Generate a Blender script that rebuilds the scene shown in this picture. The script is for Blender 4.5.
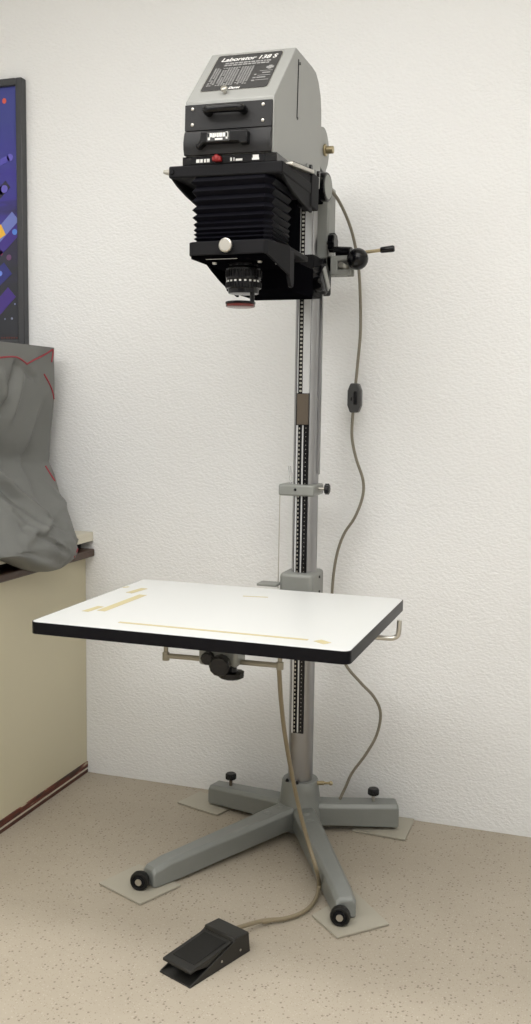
import bpy, bmesh, math, random
import numpy as np
from mathutils import Vector, Matrix
from mathutils.bvhtree import BVHTree
random.seed(7)
scene = bpy.context.scene
C = scene.collection
for o in list(bpy.data.objects):
    bpy.data.objects.remove(o, do_unlink=True)

# ---------------------------------------------------------------- camera
F_PX, PITCH, YAW, ROLL = 978.4, .1081, .3246, .0138
CAM = Vector((.3849, -2.98, 1.30))
fwd = Vector((-math.sin(YAW)*math.cos(PITCH), math.cos(YAW)*math.cos(PITCH), -math.sin(PITCH)))
rgt = Vector((math.cos(YAW), math.sin(YAW), 0))
upv = rgt.cross(fwd)
r2 = math.cos(ROLL)*rgt + math.sin(ROLL)*upv
u2 = r2.cross(fwd)
cd = bpy.data.cameras.new('camera'); cam = bpy.data.objects.new('camera', cd); C.objects.link(cam)
cd.sensor_fit = 'VERTICAL'; cd.sensor_height = 36.0; cd.lens = F_PX*36/1024; cd.clip_start = .05
m = Matrix((r2, u2, -fwd)).transposed().to_4x4(); m.translation = CAM
cam.matrix_world = m
scene.camera = cam

# a photo pixel is only a direction: these intersect it with a known plane
def ray(px, py): return fwd*F_PX + r2*(px-265.5) - u2*(py-512)
def atx(px, py, x): d = ray(px, py); return CAM + d*((x-CAM.x)/d.x)
def aty(px, py, y): d = ray(px, py); return CAM + d*((y-CAM.y)/d.y)
def atz(px, py, z): d = ray(px, py); return CAM + d*((z-CAM.z)/d.z)

# ---------------------------------------------------------------- light
world = bpy.data.worlds.new('world'); scene.world = world; world.use_nodes = True
world.node_tree.nodes['Background'].inputs[0].default_value = (1, .97, .92, 1)
world.node_tree.nodes['Background'].inputs[1].default_value = .25
scene.view_settings.view_transform = 'Standard'; scene.view_settings.look = 'None'
scene.view_settings.gamma = 1; scene.view_settings.use_curve_mapping = False
scene.view_settings.exposure = .29
def area(name, loc, sx, sy, power, col=(1, 1, .998), rot=(0, 0, 0)):
    l = bpy.data.lights.new(name, 'AREA'); l.shape = 'RECTANGLE'; l.size = sx; l.size_y = sy
    l.energy = power; l.color = col
    o = bpy.data.objects.new(name, l); C.objects.link(o); o.location = loc; o.rotation_euler = rot
    return o
CEIL = 2.95
area('ceiling_panel_light', (-.3, -2.75, CEIL-.07), 3.8, .95, 45)
area('ceiling_panel_light', (-.3, -1.35, CEIL-.07), 2.4, .35, 8)
area('hall_tube_light', (-.4, -5.37, CEIL-.10), 3.2, .04, 165)

# ---------------------------------------------------------------- materials
def mat(name, col, rough=.5, metal=0., bump=None, var=None, spec=.5, coat=0):
    """bump=(scale, strength, distance)  var=(scale, amount) : colour wander"""
    m = bpy.data.materials.new(name); m.use_nodes = True
    nt = m.node_tree; b = nt.nodes['Principled BSDF']
    b.inputs['Base Color'].default_value = (*col, 1); b.inputs['Roughness'].default_value = rough
    b.inputs['Metallic'].default_value = metal; b.inputs['Specular IOR Level'].default_value = spec
    b.inputs['Coat Weight'].default_value = coat
    if bump or var:
        tc = nt.nodes.new('ShaderNodeTexCoord')
    if var:
        n = nt.nodes.new('ShaderNodeTexNoise'); n.inputs['Scale'].default_value = var[0]; n.inputs['Detail'].default_value = 5
        nt.links.new(tc.outputs['Object'], n.inputs['Vector'])
        mx = nt.nodes.new('ShaderNodeMix'); mx.data_type = 'RGBA'
        mx.inputs[6].default_value = (*[c*(1-var[1]) for c in col], 1); mx.inputs[7].default_value = (*[min(1, c*(1+var[1])) for c in col], 1)
        nt.links.new(n.outputs['Fac'], mx.inputs[0]); nt.links.new(mx.outputs[2], b.inputs['Base Color'])
    if bump:
        n = nt.nodes.new('ShaderNodeTexNoise'); n.inputs['Scale'].default_value = bump[0]; n.inputs['Detail'].default_value = 3
        nt.links.new(tc.outputs['Object'], n.inputs['Vector'])
        bp = nt.nodes.new('ShaderNodeBump'); bp.inputs['Strength'].default_value = bump[1]; bp.inputs['Distance'].default_value = bump[2]
        nt.links.new(n.outputs['Fac'], bp.inputs['Height']); nt.links.new(bp.outputs[0], b.inputs['Normal'])
    return m

def lin(r, g, b):
    f = lambda c: (c/255/12.92) if c/255 <= .04045 else ((c/255+.055)/1.055)**2.4
    return (f(r), f(g), f(b))

def wall_material():
    m = mat('rough_white_plaster', (.82, .826, .824), .9, spec=.2)
    nt = m.node_tree; b = nt.nodes['Principled BSDF']
    tc = nt.nodes.new('ShaderNodeTexCoord')
    mp = nt.nodes.new('ShaderNodeMapping'); mp.inputs['Rotation'].default_value = (0, .5, 0); mp.inputs['Scale'].default_value = (.62, 1, 1)
    nt.links.new(tc.outputs['Object'], mp.inputs[0])
    n1 = nt.nodes.new('ShaderNodeTexNoise'); n1.inputs['Scale'].default_value = 135; n1.inputs['Detail'].default_value = 3; n1.inputs['Roughness'].default_value = .55
    n2 = nt.nodes.new('ShaderNodeTexNoise'); n2.inputs['Scale'].default_value = 22; n2.inputs['Detail'].default_value = 3
    for n in (n1, n2): nt.links.new(mp.outputs[0], n.inputs['Vector'])
    ad = nt.nodes.new('ShaderNodeMath'); ad.operation = 'MULTIPLY_ADD'; ad.inputs[1].default_value = .6
    nt.links.new(n2.outputs['Fac'], ad.inputs[0]); nt.links.new(n1.outputs['Fac'], ad.inputs[2])
    bp = nt.nodes.new('ShaderNodeBump'); bp.inputs['Strength'].default_value = .72; bp.inputs['Distance'].default_value = .0045
    nt.links.new(ad.outputs[0], bp.inputs['Height']); nt.links.new(bp.outputs[0], b.inputs['Normal'])
    return m

def floor_material():
    m = mat('speckled_beige_floor', (.5, .43, .33), .55, spec=.35)
    nt = m.node_tree; b = nt.nodes['Principled BSDF']
    tc = nt.nodes.new('ShaderNodeTexCoord')
    nz = nt.nodes.new('ShaderNodeTexNoise'); nz.inputs['Scale'].default_value = 5; nz.inputs['Detail'].default_value = 6
    nt.links.new(tc.outputs['Object'], nz.inputs['Vector'])
    base = nt.nodes.new('ShaderNodeMix'); base.data_type = 'RGBA'
    base.inputs[6].default_value = (.36, .315, .25, 1); base.inputs[7].default_value = (.45, .40, .325, 1)
    nt.links.new(nz.outputs['Fac'], base.inputs[0])
    prev = base.outputs[2]
    for sc, thr, keep, col in ((88, .24, .45, (.10, .075, .05)), (210, .25, .5, (.25, .2, .14)), (150, .26, .6, (.52, .47, .39))):
        v = nt.nodes.new('ShaderNodeTexVoronoi'); v.inputs['Scale'].default_value = sc
        nt.links.new(tc.outputs['Object'], v.inputs['Vector'])
        lt = nt.nodes.new('ShaderNodeMath'); lt.operation = 'LESS_THAN'; lt.inputs[1].default_value = thr
        nt.links.new(v.outputs['Distance'], lt.inputs[0])
        sep = nt.nodes.new('ShaderNodeSeparateColor'); nt.links.new(v.outputs['Color'], sep.inputs[0])
        g = nt.nodes.new('ShaderNodeMath'); g.operation = 'GREATER_THAN'; g.inputs[1].default_value = keep
        nt.links.new(sep.outputs[0], g.inputs[0])
        mu = nt.nodes.new('ShaderNodeMath'); mu.operation = 'MULTIPLY'
        nt.links.new(lt.outputs[0], mu.inputs[0]); nt.links.new(g.outputs[0], mu.inputs[1])
        m2 = nt.nodes.new('ShaderNodeMath'); m2.operation = 'MULTIPLY'; m2.inputs[1].default_value = .55
        nt.links.new(mu.outputs[0], m2.inputs[0])
        mx = nt.nodes.new('ShaderNodeMix'); mx.data_type = 'RGBA'; mx.inputs[7].default_value = (*col, 1)
        nt.links.new(m2.outputs[0], mx.inputs[0]); nt.links.new(prev, mx.inputs[6]); prev = mx.outputs[2]
    nt.links.new(prev, b.inputs['Base Color'])
    return m

def worn_material():
    """dark red paint flaked off in streaks that run along the board"""
    m = mat('worn_red_paint', (.1, .02, .015), .5)
    nt = m.node_tree; b = nt.nodes['Principled BSDF']
    tc = nt.nodes.new('ShaderNodeTexCoord'); mp = nt.nodes.new('ShaderNodeMapping'); mp.inputs['Scale'].default_value = (1, 7, 60)
    nt.links.new(tc.outputs['Object'], mp.inputs[0])
    n = nt.nodes.new('ShaderNodeTexNoise'); n.inputs['Scale'].default_value = 1.6; n.inputs['Detail'].default_value = 6
    nt.links.new(mp.outputs[0], n.inputs['Vector'])
    cr = nt.nodes.new('ShaderNodeValToRGB'); e = cr.color_ramp.elements
    e[0].position = .40; e[0].color = (.035, .012, .008, 1); e[1].position = .66; e[1].color = (.48, .42, .30, 1)
    x = e.new(.54); x.color = (.13, .025, .015, 1); x = e.new(.61); x.color = (.17, .05, .03, 1)
    nt.links.new(n.outputs['Fac'], cr.inputs[0]); nt.links.new(cr.outputs[0], b.inputs['Base Color'])
    return m

M = dict(
    wall=wall_material(), floor=floor_material(), worn=worn_material(),
    worn2=mat('stained_brown_strip', lin(78, 44, 34), .5, 0, None, (25, .6)),
    ceil=mat('white_ceiling', (.8, .79, .76), .9),
    hammer=mat('grey_hammertone_paint', lin(140, 142, 138), .42, .15, (260, .25, .001), (30, .05)),
    housing=mat('light_grey_enamel', lin(152, 153, 150), .45, .1, (300, .12, .0008), (14, .03)),
    leggrey=mat('grey_cast_enamel', lin(132, 135, 132), .36, .15, (120, .2, .001), (18, .06)),
    black=mat('black_crackle_paint', (.013, .013, .0145), .6, 0, (500, .3, .0006), spec=.08),
    black_shade=mat('shaded_black_paint', (.003, .003, .004), .8, spec=0),  # darker copy of the black paint, shade put into its colour for back parts
    satin=mat('black_satin_plastic', (.003, .003, .004), .22, spec=.32),
    leather=mat('charcoal_leatherette', (.020, .020, .0215), .5, 0, (420, .35, .0008), spec=.3),
    bellow=mat('black_bellows_cloth', (.0040, .0040, .0065), .5, 0, (300, .2, .0006), spec=.06),
    chrome=mat('brushed_steel', (.33, .33, .335), .30, 1, None, (9, .08)),
    bright=mat('polished_chrome', (.75, .75, .74), .15, 1),
    railm=mat('ground_steel_rail', (.62, .63, .64), .35, .3),
    railg=mat('dull_grey_rail', lin(150, 145, 130), .4, .5),
    nickel=mat('dull_nickel', (.55, .53, .48), .35, 1),
    brass=mat('aged_brass', (.45, .38, .24), .4, 1),
    bronze=mat('brown_bronze', (.13, .105, .08), .4, .5),
    white=mat('white_laminate', (.75, .765, .755), .34, 0, None, (3, .02)),
    edge=mat('black_edge_band', (.003, .003, .005), .35, spec=.14),
    tape=mat('yellowed_tape', lin(208, 196, 150), .5),
    print_=mat('white_print', (.75, .75, .73), .5),
    faded=mat('faded_print', (.30, .30, .295), .5),
    plate=mat('charcoal_name_plate', (.035, .035, .036), .4),
    cream=mat('cream_cabinet_paint', lin(205, 198, 172), .5, 0, None, (2.5, .05)),
    wood=mat('dark_brown_wood', lin(70, 50, 38), .4, 0, (60, .15, .001), (12, .25)),
    slab=mat('off_white_board', lin(216, 211, 194), .5),
    dark=mat('dark_recess', (.006, .006, .007), .6, spec=.2),
    cloth=mat('grey_nylon_cover', lin(112, 113, 110), .48, 0, (600, .12, .0005), (10, .05), spec=.4),
    piping=mat('red_piping', lin(150, 40, 52), .5),
    cord=mat('grey_brown_cord', lin(120, 114, 100), .5),
    hose=mat('beige_rubber_hose', lin(132, 121, 98), .4),
    switch=mat('dark_grey_plastic', lin(58, 58, 58), .35),
    red=mat('red_plastic', lin(140, 32, 34), .45),
    redglass=mat('red_filter_glass', (.11, .018, .014), .2),
    pad=mat('grey_linoleum', lin(170, 165, 151), .5, 0, None, (14, .05)),
    rubber=mat('black_rubber', (.008, .0078, .007), .5, spec=.3),
    pedal=mat('worn_black_metal', (.014, .0135, .012), .42, .1, (180, .2, .001), (22, .4)),
    frame=mat('charcoal_frame', (.045, .047, .052), .4),
    emit=None,
)
em = bpy.data.materials.new('lamp_diffuser'); em.use_nodes = True
em.node_tree.nodes['Principled BSDF'].inputs['Base Color'].default_value = (.9, .9, .88, 1)
em.node_tree.nodes['Principled BSDF'].inputs['Emission Color'].default_value = (1, .97, .92, 1)
em.node_tree.nodes['Principled BSDF'].inputs['Emission Strength'].default_value = 2
M['emit'] = em

# ---------------------------------------------------------------- mesh helpers
def frame_of(d):
    d = d.normalized(); a = Vector((0, 0, 1)) if abs(d.z) < .9 else Vector((1, 0, 0))
    e1 = d.cross(a).normalized(); return e1, d.cross(e1)
def smooth_path(pts, k=8):
    pts = [Vector(p) for p in pts]; out = []
    for i in range(len(pts)-1):
        p0 = pts[max(i-1, 0)]; p1 = pts[i]; p2 = pts[i+1]; p3 = pts[min(i+2, len(pts)-1)]
        for j in range(k):
            t = j/k
            out.append(.5*((2*p1)+(p2-p0)*t+(2*p0-5*p1+4*p2-p3)*t*t+(3*p1-p0-3*p2+p3)*t**3))
    return out+[pts[-1]]
class MB:
    def __init__(s, xf=None): s.v = []; s.f = []; s.xf = xf
    def add(s, vs, fs):
        n = len(s.v); s.v += [Vector(v) for v in vs]; s.f += [tuple(i+n for i in f) for f in fs]; return s
    def box(s, x0, x1, y0, y1, z0, z1):
        return s.add([(x0,y0,z0),(x1,y0,z0),(x1,y1,z0),(x0,y1,z0),(x0,y0,z1),(x1,y0,z1),(x1,y1,z1),(x0,y1,z1)],
                     [(3,2,1,0),(4,5,6,7),(0,1,5,4),(1,2,6,5),(2,3,7,6),(3,0,4,7)])
    def hexa(s, q0, q1):        # two quads, bottom and top
        return s.add(list(q0)+list(q1), [(3,2,1,0),(4,5,6,7),(0,1,5,4),(1,2,6,5),(2,3,7,6),(3,0,4,7)])
    def obox(s, c, e1, e2, e3, a, b, d):   # oriented box, half sizes
        c = Vector(c); q = lambda k: [c+e1*(i*a)+e2*(j*b)+e3*(k*d) for i, j in ((-1,-1),(1,-1),(1,1),(-1,1))]
        return s.hexa(q(-1), q(1))
    def prism(s, poly, axis, a, b):
        n = len(poly)
        def P(p, t): return {'x': (t, p[0], p[1]), 'y': (p[0], t, p[1]), 'z': (p[0], p[1], t)}[axis]
        vs = [P(p, a) for p in poly]+[P(p, b) for p in poly]
        fs = [tuple(range(n-1, -1, -1)), tuple(range(n, 2*n))]+[(i, (i+1) % n, n+(i+1) % n, n+i) for i in range(n)]
        return s.add(vs, fs)
    def cyl(s, p0, p1, r0, r1=None, n=24):
        p0 = Vector(p0); p1 = Vector(p1); r1 = r0 if r1 is None else r1; e1, e2 = frame_of(p1-p0)
        ring = lambda p, r: [p+(e1*math.cos(2*math.pi*i/n)+e2*math.sin(2*math.pi*i/n))*r for i in range(n)]
        return s.add(ring(p0, r0)+ring(p1, r1), [tuple(range(n-1, -1, -1)), tuple(range(n, 2*n))]+[(i, (i+1) % n, n+(i+1) % n, n+i) for i in range(n)])
    def lathe(s, p, d, prof, n=32, lobes=0, amp=0):      # prof: (distance along d, radius)
        p = Vector(p); d = Vector(d).normalized(); e1, e2 = frame_of(d); vs = []
        for t, r in prof:
            for i in range(n):
                a = 2*math.pi*i/n; rr = r*(1+amp*math.cos(lobes*a)) if lobes else r
                vs.append(p+d*t+(e1*math.cos(a)+e2*math.sin(a))*rr)
        k = len(prof); fs = [tuple(range(n-1, -1, -1)), tuple(range((k-1)*n, k*n))]
        for j in range(k-1): fs += [(j*n+i, j*n+(i+1) % n, (j+1)*n+(i+1) % n, (j+1)*n+i) for i in range(n)]
        return s.add(vs, fs)
    def tube(s, pts, r, n=8, k=8):
        pts = smooth_path(pts, k) if k else [Vector(p) for p in pts]; vs = []; e1 = None
        for i, p in enumerate(pts):
            d = (pts[min(i+1, len(pts)-1)]-pts[max(i-1, 0)]).normalized()
            if e1 is None: e1, e2 = frame_of(d)
            else: e1 = (e1-d*e1.dot(d)).normalized(); e2 = d.cross(e1)
            vs += [p+(e1*math.cos(2*math.pi*j/n)+e2*math.sin(2*math.pi*j/n))*r for j in range(n)]
        m = len(pts); fs = [tuple(range(n-1, -1, -1)), tuple(range((m-1)*n, m*n))]
        for i in range(m-1): fs += [(i*n+j, i*n+(j+1) % n, (i+1)*n+(j+1) % n, (i+1)*n+j) for j in range(n)]
        return s.add(vs, fs)
    def sphere(s, c, r, n=24, sz=1):
        c = Vector(c); prof = [(-r*math.cos(math.pi*i/12)*sz, max(1e-4, r*math.sin(math.pi*i/12))) for i in range(13)]
        return s.lathe(c, (0, 0, 1), prof, n)
    def build(s, name, material, parent=None, bevel=0, seg=2, angle=35, kind=None):
        vs = [s.xf @ v for v in s.v] if s.xf else s.v
        lo = Vector([min(v[i] for v in vs) for i in range(3)]); hi = Vector([max(v[i] for v in vs) for i in range(3)])
        c = Vector(((lo.x+hi.x)/2, (lo.y+hi.y)/2, lo.z))
        me = bpy.data.meshes.new(name); me.from_pydata([v-c for v in vs], [], s.f)
        bm = bmesh.new(); bm.from_mesh(me); bmesh.ops.recalc_face_normals(bm, faces=bm.faces); bm.to_mesh(me); bm.free()
        me.shade_smooth(); me.set_sharp_from_angle(angle=math.radians(angle))
        me.materials.append(material)
        o = bpy.data.objects.new(name, me); C.objects.link(o); o.location = c; o['_w'] = list(c)
        if parent: o.parent = parent; o.matrix_parent_inverse = Matrix.Translation(-Vector(parent['_w']))
        if bevel:
            b = o.modifiers.new('bevel', 'BEVEL'); b.width = bevel; b.segments = seg; b.limit_method = 'ANGLE'; b.angle_limit = math.radians(40)
            b.harden_normals = False
        if kind: o['kind'] = kind
        return o
def empty(name, loc):
    o = bpy.data.objects.new(name, None); C.objects.link(o); o.location = loc; o['_w'] = list(loc); o.empty_display_size = .1; return o
def tag(o, label, cat, group=None):
    o['label'] = label; o['category'] = cat
    if group: o['group'] = group
    return o
def struct(o): o['kind'] = 'structure'; return o
def text_mesh(body, size, shear, bold, origin, e1, e2, width=None):
    """letters as flat mesh laid on the plane origin + e1*x + e2*y"""
    cu = bpy.data.curves.new('lettering', 'FONT'); cu.body = body; cu.size = size; cu.shear = shear; cu.offset = bold
    to = bpy.data.objects.new('lettering', cu); C.objects.link(to)
    dg = bpy.context.evaluated_depsgraph_get(); me = bpy.data.meshes.new_from_object(to.evaluated_get(dg))
    xs = [v.co.x for v in me.vertices]; w = max(xs)-min(xs); k = (width/w) if width else 1
    mb = MB(); mb.add([Vector(origin)+e1*((v.co.x-min(xs))*k)+e2*v.co.y for v in me.vertices], [tuple(p.vertices) for p in me.polygons])
    bpy.data.objects.remove(to, do_unlink=True)
    return mb

# ---------------------------------------------------------------- the room
XL, XR, YF, YE = -3.0, 2.6, -4.2, -6.6
struct(MB().box(XL, XR, YE, .0, -.1, 0).build('floor', M['floor']))
struct(MB().box(XL, XR, 0, .12, -.1, CEIL).build('wall_back', M['wall']))
struct(MB().box(XL-.12, XL, YE, .12, -.1, CEIL).build('wall_left', M['wall']))
struct(MB().box(XR, XR+.12, YE, .12, -.1, CEIL).build('wall_right', M['wall']))
struct(MB().box(XL-.12, XR+.12, YE, .12, CEIL, CEIL+.1).build('ceiling', M['ceil']))
# unseen partition, added so its lintel cuts the hall light off across the floor
wf = MB(); wf.box(XL, XR, YF-.12, YF, 2.18, CEIL); wf.box(XL, -2.3, YF-.12, YF, 0, 2.18); wf.box(1.9, XR, YF-.12, YF, 0, 2.18)
struct(wf.build('light_cutoff_wall', M['wall']))
for yy, wx, wy, lab in ((-2.75, 3.9, 1.02, 'broad ceiling light panel before the added open partition'), (-1.35, 2.5, .42, 'slim ceiling light panel closer to the plaster wall'),
                        (-5.37, 3.3, .14, 'narrow hall ceiling tube light beyond the added partition')):
    tag(MB().box(-.3-wx/2, -.3+wx/2, yy-wy/2, yy+wy/2, CEIL-.055, CEIL-.001).build('ceiling_light', M['emit'], None, .005), lab, 'lamp')

# ---------------------------------------------------------------- cabinet, boards, picture
CX = -1.272
cab = empty('cabinet', (-1.6, -.8, 0))
MB().box(-2.0, CX, -1.6, -.001, .03, .775).build('body', M['cream'], cab, .002)
MB().box(-2.0, CX+.0045, -1.6, -.001, .019, .040).build('kick_board', M['worn'], cab, .0015)['label'] = 'dark red kick board with flaking paint'
MB().box(-2.0, CX+.0015, -1.6, -.001, .009, .019).build('kick_gap', M['slab'], cab)
MB().box(-2.0, CX+.004, -1.6, -.001, .0, .011).build('kick_strip', M['worn2'], cab, .001)
tag(cab, 'cream painted low cabinet standing against the white wall', 'cabinet')
wt = MB().box(-2.0, -1.237, -1.6, -.001, .776, .802).build('worktop', M['wood'], None, .004)
tag(wt, 'dark brown wooden worktop on the cream cabinet', 'worktop')
sl = empty('white_board', (-1.6, -.8, .803))
MB().box(-2.0, -1.285, -1.6, -.012, .8025, .829).build('recess_shade', M['dark'], sl)  # near-black block painting the shade in the gap under the board
MB().box(-2.0, -1.242, -1.6, -.002, .829, .861).build('board', M['slab'], sl, .002)
tag(sl, 'off white board lying over the brown worktop', 'board')

pic = empty('framed_picture', (-1.85, -.02, 1.49))
fx0, fx1, fz0, fz1, fw = -2.20, -1.486, 1.490, 2.377, .024
for a in ((fx0, fx0+fw, fz0, fz1), (fx1-fw, fx1, fz0, fz1)):
    MB().box(a[0], a[1], -.032, -.002, a[2], a[3]).build('frame_rail', M['frame'], pic, .003)
for a in ((fz0, fz0+fw), (fz1-fw, fz1)):
    MB().box(fx0+fw, fx1-fw, -.032, -.002, a[0], a[1]).build('frame_rail', M['frame'], pic, .003)
pm = bpy.data.materials.new('dark_blue_print'); pm.use_nodes = True
nt = pm.node_tree; b = nt.nodes['Principled BSDF']; b.inputs['Roughness'].default_value = .35
tc = nt.nodes.new('ShaderNodeTexCoord'); sp = nt.nodes.new('ShaderNodeSeparateXYZ'); nt.links.new(tc.outputs['Object'], sp.inputs[0])
mp = nt.nodes.new('ShaderNodeMapping'); mp.inputs['Rotation'].default_value = (0, -.9, 0); mp.inputs['Scale'].default_value = (1.2, 1, 5)
nt.links.new(tc.outputs['Object'], mp.inputs[0])
nz = nt.nodes.new('ShaderNodeTexNoise'); nz.inputs['Scale'].default_value = 3.2; nz.inputs['Detail'].default_value = 4; nt.links.new(mp.outputs[0], nz.inputs['Vector'])
ma = nt.nodes.new('ShaderNodeMath'); ma.operation = 'MULTIPLY_ADD'; ma.inputs[1].default_value = .55
nt.links.new(nz.outputs['Fac'], ma.inputs[0]); nt.links.new(sp.outputs[2], ma.inputs[2])
cr = nt.nodes.new('ShaderNodeValToRGB'); e = cr.color_ramp.elements
e[0].position = .46; e[0].color = (*lin(42, 44, 52), 1); e[1].position = 1.0; e[1].color = (*lin(62, 68, 140), 1)
x = e.new(.62); x.color = (*lin(45, 42, 70), 1); x = e.new(.74); x.color = (*lin(60, 52, 142), 1)
nt.links.new(ma.outputs[0], cr.inputs[0]); nt.links.new(cr.outputs[0], b.inputs['Base Color'])
MB().box(fx0+fw, fx1-fw, -.02, -.004, fz0+fw, fz1-fw).build('print', pm, pic)
def stroke(p0, p1, w, col, k=0):
    a = aty(*p0, -.0205); c = aty(*p1, -.0205); d = (c-a); n = Vector((-d.z, 0, d.x)).normalized()*w/2
    h = Vector((0, -.0006-.0002*k, 0)); q = [a-n, c-n, c+n, a+n]
    key = 'paint_%d_%d_%d' % col
    pmx = bpy.data.materials.get(key) or mat(key, lin(*col), .4)
    MB().hexa(q, [v+h for v in q]).build('paint_stroke', pmx, pic)
def dab(p, r, col, k=0, sz=1.0):
    a = aty(*p, -.0205); key = 'paint_%d_%d_%d' % col
    pmx = bpy.data.materials.get(key) or mat(key, lin(*col), .4)
    mb = MB(); n = 14
    ring = [Vector((a.x+r*math.cos(2*math.pi*i/n), a.y, a.z+r*sz*math.sin(2*math.pi*i/n))) for i in range(n)]
    h = Vector((0, -.0006-.0002*k, 0))
    mb.add(ring+[v+h for v in ring], [tuple(range(n)), tuple(range(n, 2*n))]+[(i, (i+1) % n, n+(i+1) % n, n+i) for i in range(n)])
    mb.build('paint_dab', pmx, pic)
stroke((-14, 262), (17.5, 226), .052, (62, 44, 132)); stroke((-12, 248), (15.5, 216), .040, (110, 122, 190), 1)
stroke((-6, 236), (3.5, 229.5), .040, (236, 184, 62), 2); stroke((-14, 322), (12, 292), .045, (66, 42, 128))
stroke((-14, 290), (8, 268), .05, (44, 46, 118)); stroke((-10, 168), (9, 158), .02, (86, 80, 176))
stroke((-12, 206), (8, 184), .03, (44, 42, 66)); stroke((-12, 190), (3, 190), .03, (96, 88, 180))
dab((10, 157.5), .012, (108, 100, 196)); dab((4.5, 189), .013, (104, 96, 190), 1); dab((14.8, 232), .010, (84, 130, 214), 2)
dab((9, 257.5), .010, (104, 70, 108)); dab((.6, 253), .009, (204, 112, 160)); dab((0.2, 273.5), .009, (110, 140, 220), 1)
dab((4.3, 101), .008, (214, 96, 82), 0, 1.15); dab((15, 304), .003, (120, 130, 170)); dab((12, 318.5), .004, (130, 140, 165)); dab((5, 319), .003, (110, 120, 150))
for k in range(7): stroke((1+k*2.5, 338.0), (2.6+k*2.5, 337.6), .006, (92, 50, 44))
tag(pic, 'dark blue abstract picture in a charcoal frame on the wall', 'picture')

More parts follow.
